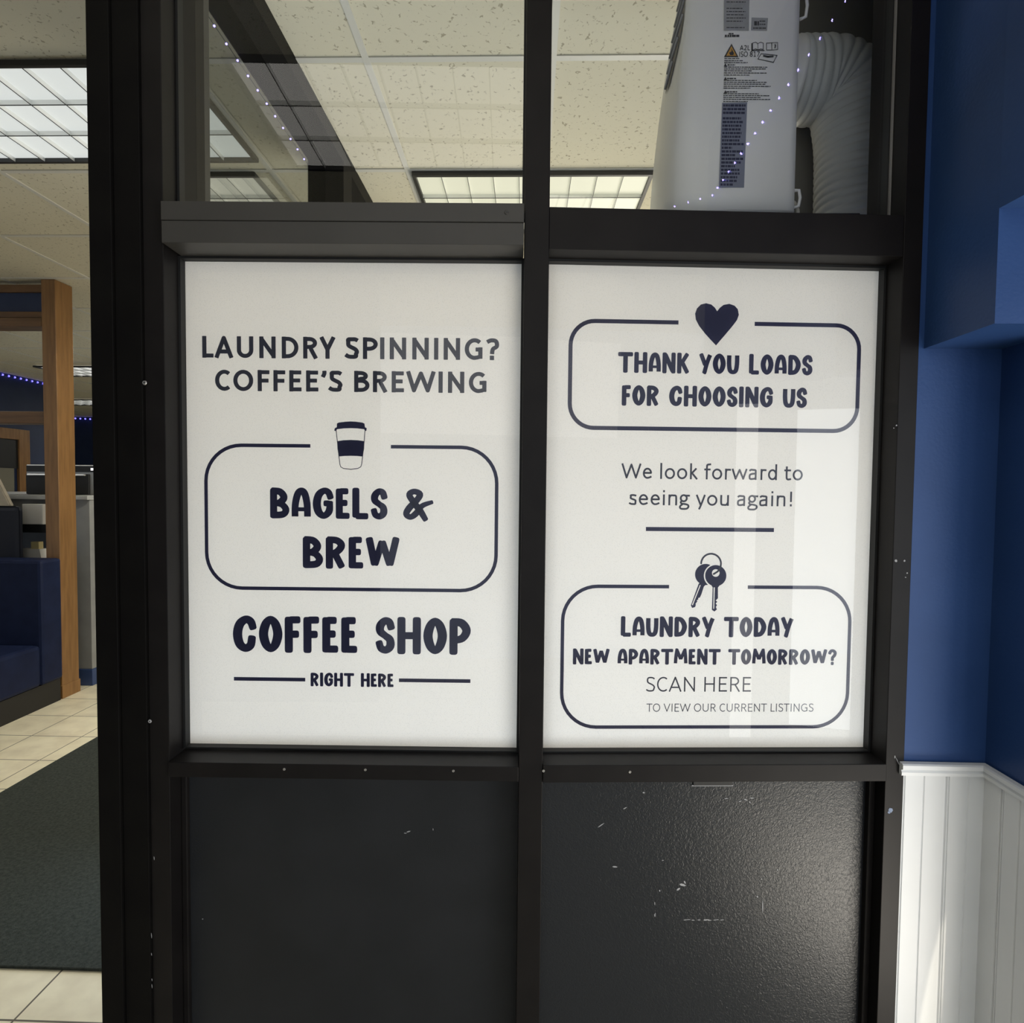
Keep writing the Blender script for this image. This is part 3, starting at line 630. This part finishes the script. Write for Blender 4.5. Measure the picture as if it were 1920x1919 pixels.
# ------------------------------------------------------------------ ceiling light fixtures
def fixture(x0,x1,y0,y1,nx,ny,label,strength,col,zc=CZ-.006):
    t = thing('ceiling_light', label, 'ceiling light', 'louvered ceiling lights', loc=((x0+x1)/2,(y0+y1)/2,H+zc))
    ox,oy,oz = t.location
    class Lc:
        def p(s,u,w,v): return Vector((u-ox,w-oy,v))
    lc = Lc(); b = .014; dz = -.018
    bm=bmesh.new(); box(bm,lc,x0-b,x0,y0-b,y1+b,dz,0); box(bm,lc,x1,x1+b,y0-b,y1+b,dz,0); box(bm,lc,x0,x1,y0-b,y0,dz,0); box(bm,lc,x0,x1,y1,y1+b,dz,0)
    obj('fixture_frame',bm,FIXB,t)
    bm=bmesh.new(); box(bm,lc,x0,x1,y0,y1,-.002,0); obj('lamp_panel',bm,emis('lamp_glow',col,strength,(.3,.3,.28)),t)
    bm=bmesh.new()
    for i in range(1,nx):
        x=x0+(x1-x0)*i/nx
        vs=[lc.p(x+s,yy,z) for yy in (y0,y1) for s,z in ((-.002,-.002),(.002,-.002),(.001,dz+.001),(-.001,dz+.001))]
        v=[bm.verts.new(q) for q in vs]
        for a in ((0,1,5,4),(1,2,6,5),(2,3,7,6),(3,0,4,7),(0,3,2,1),(4,5,6,7)): bm.faces.new([v[k] for k in a])
    for j in range(1,ny):
        yy=y0+(y1-y0)*j/ny
        vs=[lc.p(x,yy+s,z) for x in (x0,x1) for s,z in ((-.003,-.002),(.003,-.002),(.0014,dz),(-.0014,dz))]
        v=[bm.verts.new(q) for q in vs]
        for a in ((0,1,5,4),(1,2,6,5),(2,3,7,6),(3,0,4,7),(0,3,2,1),(4,5,6,7)): bm.faces.new([v[k] for k in a])
    lg = obj('louver_grid',bm,LOUVER,t); bm=bmesh.new(); e=.0011
    for i in range(1,nx): x=x0+(x1-x0)*i/nx; box(bm,lc,x-e,x+e,y0,y1,dz-.001,dz+.001)
    for j in range(1,ny): yy=y0+(y1-y0)*j/ny; box(bm,lc,x0,x1,yy-e*1.4,yy+e*1.4,dz-.0014,dz+.0006)
    obj('louver_edge',bm,LOUVEDGE,lg)
    return t
fixture(-2.26,-1.135,1.895,2.43,9,3,'bright louvered ceiling light nearest the left doorway',.62,(.95,1.0,.98))
fixture(-.493,.507,2.56,3.10,9,3,'yellowish louvered ceiling light seen through both upper panes',.55,(1.0,.98,.72))
fixture(-1.78,-1.20,2.56,3.10,5,3,'small dim louvered ceiling light behind the partition glass',.4,(1.0,.97,.82))
fixture(-.93,.01,-.25,.365,8,3,'lobby louvered ceiling light reflected in the upper left pane',2.4,(1.0,.965,.9))
fixture(-5.62,-4.5,6.6,7.15,9,3,'distant louvered ceiling light beside the wooden post',.7,(1,1,.97))
fixture(-8.2,-6.9,9.15,9.7,9,3,'farthest louvered ceiling light, a thin strip near the far wall',.7,(1,1,.97))
fixture(-5.6,-4.5,3.0,3.55,9,3,'added louvered fill light over the booth, out of view at left',6.5,(1,1,.95))  # added off-view lamp, brightens the booth and the shelf goods
fixture(-2.05,-.95,3.25,3.80,9,3,'added louvered fill light over the entrance mat, unseen behind the left poster',23,(1,.95,.80))  # added strong lamp for the floor and the poster backs
fixture(-3.9,-2.8,5.9,6.45,9,3,'added louvered fill light over the far aisle, unseen behind the black door post',19.0,(1,1,.93))  # added to lift the far floor and ceiling, never in view
fixture(-5.6,-4.5,9.0,9.55,9,3,'added louvered fill light near the far wall, unseen behind the black door post',19.0,(1,1,.93))  # another unseen lamp added for the far end of the room
fixture(.05,.68,-.98,-.42,5,3,'added square louvered fill light above the viewer, out of view',3.5,(1,.95,.88))  # added to lighten the air conditioner and the side wainscot
fixture(-.5,.5,5.2,5.75,9,3,'added louvered fill light deeper inside, unseen behind the posters',14.0,(1,.95,.82))  # added unseen lamp, fills the room behind the posters

# ------------------------------------------------------------------ glass partition behind the left bay
pt = thing('partition_frame', 'black glazed partition running back from the left jamb', 'partition')
boxo('header_beam', WB, -.885,-.747,1.205,3.4,1.30,CZ-.001, POST, pt)
boxo('far_post', WB, -.885,-.742,2.36,2.47,-1.45,1.30, POST, pt, .002)
boxo('near_post', WB, -.80,-.703,1.205,1.30,-1.45,1.30, TRANS, pt, .003)
boxo('glazing_stop', WB, -.703,-.694,1.225,1.262,-1.45,1.35, FRAME, pt, .002)
bm=bmesh.new(); bm.faces.new([bm.verts.new(WB.p(-.815,a,b)) for a,b in ((1.30,-1.2),(2.36,-1.2),(2.36,1.30),(1.30,1.30))]); obj('glass_pane',bm,PGLASS,pt,recalc=False)
boxo('bottom_rail', WB, -.87,-.76,1.30,2.36,-1.45,-1.2, POST, pt)

# ------------------------------------------------------------------ light strings
def string(name,label,pts,bulbs,r,ledm,wr=.0012):
    t=thing(name,label,'string lights','blue fairy lights')
    obj('wire',tube(bmesh.new(),pts,wr,6),WIRE,t)
    for c in bulbs:
        bm=bmesh.new(); bmesh.ops.create_icosphere(bm,subdivisions=2,radius=r,matrix=Matrix.Translation(Vector(c))); obj('bulb',bm,ledm,t,True)
    return t
def lerp(a,b,t): return Vector(a)+(Vector(b)-Vector(a))*t
a,b=(-.893,1.56,H+1.296),(-.893,2.50,H+1.296)
string('string_lights','blue fairy light string along the dark partition beam',[lerp(a,b,i/12) for i in range(13)],[(-.893,1.61+.0665*i,H+1.294) for i in range(13)],.0032,LED)
A0,A1,A2,A3=Vector((.738,.955,H+1.12)),Vector((.806,.075,H+1.12)),Vector((.78,.04,H+1.12)),Vector((.69,-.03,H+1.12))
string('string_lights','blue fairy light string reflected across the air conditioner',[A0,lerp(A0,A1,.5),A1,A2,A3],[lerp(A0,A1,i/16) for i in range(17)]+[lerp(A1,A3,f) for f in (.3,.6,.95)],.0035,emis('blue_led_lobby',(.25,.2,1.0),110.0))
string('string_lights','blue fairy light string above the navy wall behind the counter',[(-6.385,4.7,H+1.335),(-6.385,6.5,H+1.333),(-6.385,8.1,H+1.33)],[(-6.385,6.6+.085*i,H+1.332) for i in range(18)],.012,LEDF,.006)
string('string_lights','blue fairy light string along the top of the far wall',[(-9.6,11.52,H+1.345),(-8.8,11.52,H+1.32),(-7.9,11.52,H+1.30)],[(-9.2+.1*i,11.51,H+1.333-.0035*i) for i in range(12)],.015,LEDF,.008)

# ------------------------------------------------------------------ air conditioner on its shelf behind the right pane
sh=thing('shelf','dark wall shelf holding the air conditioner behind the right transom','shelf')
boxo('board',WB,.05,.70,1.285,1.95,.575,.594,BLACK,sh,.002); boxo('bracket',WB,.10,.13,1.30,1.90,.45,.575,BLACK,sh); boxo('bracket',WB,.66,.69,1.30,1.90,.45,.575,BLACK,sh)
ac=thing('portable_air_conditioner','white portable air conditioner covered in labels behind the upper right pane','air conditioner')
ZB,ZT=.622,1.34
def xl(z): return .300+.085*max(0,(z-ZB)/.72)**1.7
def sect(z):
    l=xl(z); P=[(.590,1.355),(.584,1.338),(.568,1.332)]+[(.50,1.330),(.44,1.330)]
    P+=[(.366,1.334),(.35,1.338)]+[(.338-(.338-l)*math.sin(t),1.345+.10*(1-math.cos(t))) for t in [PI/2*i/7 for i in range(1,8)]]
    P+=[(l+.006,1.55),(l+.03,1.68),(l+.07,1.74),(.54,1.75),(.585,1.71)]
    return P
bm=bmesh.new(); zs=[ZB+(ZT-ZB)*i/18 for i in range(19)]; rings=[]
for z in zs:
    rings.append([bm.verts.new((x,y,H+z)) for x,y in sect(z)])
for p,q in zip(rings,rings[1:]):
    n=len(p)
    for i in range(n): bm.faces.new((p[i],p[(i+1)%n],q[(i+1)%n],q[i]))
bm.faces.new(rings[0][::-1]); bm.faces.new(rings[-1])
body=obj('housing',bm,ACW,ac,True)
bm=bmesh.new()
P=[(.30+(x-.30)*.97,1.335+(y-1.33)*.97+.012) for x,y in sect(ZB)]
lo=[bm.verts.new((x,y,H+.603)) for x,y in P]; hi=[bm.verts.new((x,y,H+ZB+.001)) for x,y in P]
for i in range(len(P)): bm.faces.new((lo[i],lo[(i+1)%len(P)],hi[(i+1)%len(P)],hi[i]))
bm.faces.new(lo[::-1]); bm.faces.new(hi); base=obj('base_tray',bm,ACU,ac)
for x,y in ((.33,1.40),(.55,1.38),(.33,1.68),(.55,1.68)):
    bm=bmesh.new(); disc(bm,(x-.008,y,H+.5975),(1,0,0),.0035,.016,12); obj('foot',bm,BLACK,ac)
# side vent: dark patch with slats hugging the curved left shoulder
def lsurf(z,t,off): 
    l=xl(z); x=.338-(.338-l)*math.sin(t); y=1.345+.10*(1-math.cos(t)); return Vector((x-off*math.sin(t)*.9,y-off*.7,H+z))
bm=bmesh.new(); zz=[.945+.025*i for i in range(15)]; g=[]
for z in zz:
    t0=max(.30,1.57-(z-.90)*8)
    g.append([bm.verts.new(lsurf(z,t0+(PI/2-t0)*k/5,.003)) for k in range(6)])
for p,q in zip(g,g[1:]):
    for k in range(5): bm.faces.new((p[k],p[k+1],q[k+1],q[k]))
gr=obj('vent_grille',bm,ACG,ac,True)
bm=bmesh.new()
for i in range(10):
    z=.955+.036*i; t0=max(.30,1.57-(z-.90)*8)
    tube(bm,[lsurf(z+.035*(k/5),t0+(PI/2-t0)*(1-k/5),.006) for k in range(6)],.0026,6)
obj('vent_slat',bm,LABG,gr,True)
# labels (flat stickers on the flat face); y of the face is 1.330
FY=1.3296
def fp(px,py): 
    P=at(px,py,(0,1,0),FY); return P.x,P.z
def sticker(name,P,mt,lay=0,parent=ac):
    bm=bmesh.new(); bm.faces.new([bm.verts.new((fp(x,y)[0],FY-.0003-lay*.0002,H+fp(x,y)[1])) for x,y in P]); return obj(name,bm,mt,parent,recalc=False)
st=sticker('rating_label',[(1358,-40),(1406,-40),(1404,58),(1357,57)],LABG)
sm=sticker('small_label',[(1409,33),(1440,34),(1438,58),(1408,57)],LABG)
wl=sticker('sticker_strip',[(1354,193),(1401,192),(1395,352),(1348,352)],LABB)
def dashes(name,rows,parent,seed,mt=LABT,lay=1):
    rnd=random.Random(seed); bm=bmesh.new()
    for x0,x1,y,h in rows:
        x=x0
        while x<x1-1:
            l=rnd.uniform(2.5,7.5); l=min(l,x1-x); y2=y+(x-x0)*.004
            P=[(x,y2-h/2),(x+l,y2-h/2),(x+l,y2+h/2),(x,y2+h/2)]
            bm.faces.new([bm.verts.new((fp(a,b)[0],FY-.0003-lay*.0002,H+fp(a,b)[1])) for a,b in P]); x+=l+rnd.uniform(.7,1.3)
    return obj(name,bm,mt,parent,recalc=False)
rows=[]; y=198
for wfrac in (.98,.95,.96,0,.80,.88,.82,.80,.84,.80,.78,.95,.45,.92,.6,.95,.85,.6,.8,.85,.72,.7,.55):
    if wfrac: rows.append((1356-(y-193)*.034,1356-(y-193)*.034+43*wfrac,y,4.2))
    y+=6.9 if wfrac else 3.5
dashes('small_print',rows,wl,4,mat('dark_blue_print',(.03,.033,.07),.7))
rows=[(1358-i*.12,1358-i*.12+w,y,1.5) for i,(w,y) in enumerate([(28,110),(36,114),(44,117.5),(82,126),(78,129.5),(52,133),(80,137),(48,141),(62,151),(82,154.5),(78,158),(88,162),(50,165.5),(66,176),(86,179.5),(70,183),(88,186.5),(46,190.5)])]
rows+=[(1364,1378,122,2.2),(1363,1380,147.5,2.2),(1362,1382,172.5,2.2)]
dashes('small_print',rows,body,5)
dashes('small_print',[(1362,1362+w,y,1.6) for w,y in ((36,4),(30,16),(36,22),(32,28),(36,34),(30,40),(34,52))],st,6,LABT)
dashes('small_print',[(1424,1436,40,2),(1414,1424,44,8),(1424,1435,46,2),(1412,1436,53,2.2)],sm,7,LABT)
dashes('small_print',[(1359,1387,67.5,4),(1366,1376,63.5,2.5)],body,8)
for yy in (122,147.5,172.5): sticker('small_print',[(1357,yy+2.5),(1360,yy-3),(1363,yy+2.5)],LABT,1)
tri=sticker('warning_triangle',[(1371.5,82),(1384.5,107.5),(1357.5,107)],LABT,1)
sticker('warning_field',[(1371.3,87),(1381,105.3),(1361.5,105)],AMBER,2,tri)
sticker('flame_symbol',[(1371,91),(1374,97),(1376,100),(1374.5,104),(1369,104),(1367,100),(1369,97.5),(1370,99),(1371.5,96)],LABT,3,tri)
class FaceSheet(Sheet):
    def __init__(s,parent): s.parent=parent
    def uv(s,px,py): return fp(px,py)
    def pt(s,u,v,lay=0): return Vector((u,FY-.0005-lay*1.6e-5,H+v))
fs=FaceSheet(body)
CA=sans(.05)
fs.line('A2L',1387,94.5,1405.5,94.3,85.5,CA,.14,LABT,.02,.05,FL)
fs.line('ISO 817',1386,107,1424,106,97.5,CA,.14,LABT,.14,.07,FL)
def outline(P,wd,parent,name='manual_symbol',closed=True):
    bm=bmesh.new(); Q=[fp(*q) for q in P]
    if closed: Q.append(Q[0])
    for (a,b) in zip(Q,Q[1:]): strip(bm,[(a[0],a[1],wd/2),(b[0],b[1],wd/2)],lambda x,y,l:fs.pt(x,y,2),2,ROUND,ROUND)
    return obj(name,bm,LABT,parent,recalc=False)
mb=outline([(1411,81),(1417,79.5),(1421,82),(1426,79.5),(1431,81),(1431,93),(1426,92),(1421,94),(1417,92),(1411,94)],.0012,body); outline([(1421,82),(1421,94)],.001,mb,'manual_symbol',False); outline([(1409.5,82),(1409.5,95.5),(1420,94.5),(1432.5,95)],.002,mb,'manual_symbol',False)
m2=outline([(1437,81),(1447,80.5),(1447,94),(1437,94)],.0011,body); outline([(1447,80.5),(1458,80),(1458,93),(1447,94)],.0011,m2); outline([(1453,84),(1454,86),(1453,90)],.002,m2,'manual_symbol',False)
m3=outline([(1427,101),(1457,104),(1450,117),(1421,111)],.0014,body); outline([(1432,105),(1440,106.5),(1449,106)],.0035,m3,'manual_symbol',False)
# hose collar, hooks
bm=bmesh.new(); HY=1.53; hc=Vector((.588,HY,H+1.035))
pr=[(0,.088),(.03,.090),(.052,.092),(.055,.096),(.066,.096),(.068,.090)]
tube(bm,[hc+Vector((a,0,-a*.08)) for a,_ in pr],[r for _,r in pr],36); obj('hose_collar',bm,ACW,ac,True)
for (x,z,h) in ((.589,.655,.038),(.593,1.07,.05)):
    bm=bmesh.new(); tube(bm,[(x-.002,1.352,H+z-h*.5),(x+.009,1.348,H+z-h*.45),(x+.011,1.346,H+z),(x+.009,1.348,H+z+h*.45),(x-.002,1.352,H+z+h*.5)],.0035,8); obj('cord_hook',bm,ACW,ac,True)
# ribbed exhaust hose: bends out of the collar and down
path=crom([(.653,HY,H+1.03),(.70,HY,H+1.03),(.745,HY,H+1.028),(.79,HY-.003,H+1.0),(.806,HY-.006,H+.94),(.814,HY-.01,H+.86),(.815,HY-.013,H+.74),(.815,HY-.015,H+.62),(.815,HY-.015,H+.50),(.815,HY-.015,H+.34)],12)
# resample evenly, then ripple the radius for the ribs
L=[0]
for p,q in zip(path,path[1:]): L.append(L[-1]+(Vector(p)-Vector(q)).length)
tot=L[-1]; N=330; P=[];R=[]; j=0
for i in range(N+1):
    s=tot*i/N
    while j<len(L)-2 and L[j+1]<s: j+=1
    f=(s-L[j])/max(1e-9,L[j+1]-L[j]); P.append(lerp(path[j],path[j+1],f)); R.append(.092+.0050*(abs(math.sin(PI*s/.020))**.7))
bm=bmesh.new(); tube(bm,P,R,40)
tag(obj('exhaust_hose',bm,HOSE,None,True),'pale grey ribbed exhaust hose bending down beside the air conditioner','hose')
tag(obj('power_cord',tube(bmesh.new(),[Vector(q) for q in crom([(.572,1.42,H+.60),(.598,1.38,H+.612),(.606,1.37,H+.632),(.594,1.36,H+.65),(.583,1.358,H+.648)],6)],.0045,10),ACU,None,True),'cream power cord looping at the foot of the air conditioner','cord')

# ------------------------------------------------------------------ room seen through the doorway
tag(boxo('entrance_mat',WB,-2.45,.6,1.665,5.2,-1.45,-1.441,RUG,None,.003),'charcoal ribbed entrance mat lying on the tile floor','mat')
pw=thing('wooden_partition','golden oak post and rails framing the serving counter','partition')
boxo('post',WB,-3.228,-3.133,3.85,4.0,-1.45,CZ-.002,WOOD,pw,.004)
boxo('base_block',WB,-3.231,-3.128,3.845,4.006,-1.45,-1.36,WOOD,pw,.003)
boxo('top_rail',WB,-5.6,-3.229,3.87,3.96,1.28,1.33,WOODD,pw,.003)
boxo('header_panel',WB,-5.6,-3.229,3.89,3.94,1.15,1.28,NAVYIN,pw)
boxo('rail',WB,-5.6,-3.229,3.86,3.97,1.11,1.15,WOODD,pw,.004); boxo('rail',WB,-5.6,-3.229,3.85,3.98,1.05,1.107,WOODD,pw,.004)
boxo('rail',WB,-5.6,-3.229,3.86,3.97,.41,.49,WOODD,pw,.004)
# booth bench
bt=thing('booth_bench','navy blue upholstered booth bench in front of the wooden post','bench')
boxo('backrest',WB,-5.2,-3.112,3.665,3.838,-1.30,-.487,UPH,bt,.02)
boxo('seat',WB,-5.2,-3.115,3.0,3.665,-1.30,-1.03,UPH,bt,.025)
boxo('plinth',WB,-5.2,-3.13,3.03,3.83,-1.45,-1.30,BLACK,bt)
# dark chair back beyond the booth
ch=thing('tall_chair','near-black tall chair back rising behind the booth bench','chair')
boxo('backrest',WB,-4.05,-3.425,3.865,3.905,-.62,-.147,mat('black_navy_fabric',(.006,.008,.018),.8),ch,.03)
for x in (-3.98,-3.5): boxo('leg',WB,x-.02,x+.02,3.868,3.902,-1.45,-.62,BLACK,ch)
boxo('seat',WB,-4.0,-3.45,3.905,4.005,-.80,-.74,BLACK,ch,.01)
# counter
ct=thing('serving_counter','grey serving counter with pale top behind the wooden post','counter')
boxo('front_panel',WB,-5.4,-3.45,4.14,4.17,-.19,-.105,GREYC,ct)
boxo('side_cabinet',WB,-3.45,-3.13,4.12,6.6,-1.33,-.105,GREYC,ct,.003)
boxo('countertop',WB,-5.4,-3.122,4.09,6.6,-.105,-.075,GREYT,ct,.004)
boxo('kick_strip',WB,-3.44,-3.124,4.114,6.6,-1.45,-1.33,BLUEK,ct,.004)
boxo('shelf_board',WB,-5.4,-3.30,4.01,4.8,-.335,-.278,BLACK,ct); boxo('shelf_board',WB,-5.4,-3.30,4.01,4.8,-.575,-.535,BLACK,ct); boxo('shelf_back',WB,-5.4,-3.46,4.8,4.84,-1.45,-.10,GREYC,ct)
# small oven on the counter
ov=thing('counter_oven','small black and steel counter oven on the counter beside the post','oven')
boxo('casing',WB,-3.85,-3.27,4.42,4.8,-.075,.155,mat('brushed_steel',(.36,.36,.35),.35,.6),ov,.006)
boxo('control_panel',WB,-3.84,-3.30,4.412,4.422,.10,.146,BLACK,ov); boxo('display',WB,-3.335,-3.316,4.408,4.413,.113,.131,emis('white_display',(1,1,1),.9),ov)
boxo('oven_door',WB,-3.84,-3.35,4.405,4.422,-.07,.085,BLACK,ov,.003); boxo('handle',WB,-3.82,-3.37,4.388,4.405,.07,.083,STEEL,ov,.003)
tag(boxo('carton',WB,-3.532,-3.385,4.016,4.082,-.278,-.136,CARD,None,.003),'white square carton on the upper shelf under the counter','box')
cn=[(-3.59,4.012),(-3.395,4.012),(-3.395,4.085),(-3.59,4.085)]
bm=bmesh.new(); lo=[bm.verts.new((x,y,H-.535)) for x,y in cn]; hi=[bm.verts.new((-3.475+(x+3.475)*.8,y,H-.452)) for x,y in cn]
for i in range(4): bm.faces.new((lo[i],lo[(i+1)%4],hi[(i+1)%4],hi[i]))
bm.faces.new(lo[::-1]); bm.faces.new(hi); tag(obj('tub',bm,CARD),'white tapered tub on the lower shelf under the counter','tub')
tag(boxo('small_box',WB,-3.487,-3.43,4.03,4.07,-.452,-.402,YELL,None,.002),'small pale yellow box standing on the white tub','box')
bm=bmesh.new(); P=[(-3.95,.06),(-3.585,.06),(-3.482,-.146),(-4.05,-.146)]
A=[bm.verts.new((x,3.868,H+z)) for x,z in P]; B=[bm.verts.new((x,3.902,H+z)) for x,z in P]
for i in range(4): bm.faces.new((A[i],A[(i+1)%4],B[(i+1)%4],B[i]))
bm.faces.new(A[::-1]); bm.faces.new(B); bmesh.ops.bevel(bm,geom=list(bm.edges),offset=.006,segments=2,affect='EDGES')
tag(obj('draped_jacket',bm,BEIGE),'beige cloth draped over the dark chair at left edge','cloth')
# far door with oak casing in the left wall
d1=thing('door_1','open doorway with golden oak casing in the far navy wall','door',kind='structure')
boxo('casing',WB,-6.40,-6.36,7.21,7.37,-1.45,.69,WOOD,d1,.004); boxo('casing',WB,-6.40,-6.36,5.9,7.21,.56,.69,WOOD,d1,.004); boxo('casing',WB,-6.40,-6.36,5.75,5.9,-1.45,.69,WOOD,d1,.004)
boxo('door_leaf',WB,-6.399,-6.38,5.9,7.21,.20,.56,BLACK,d1); boxo('door_leaf',WB,-6.399,-6.38,5.9,7.15,-1.45,.20,mat('drab_door',(.16,.15,.115),.7),d1)
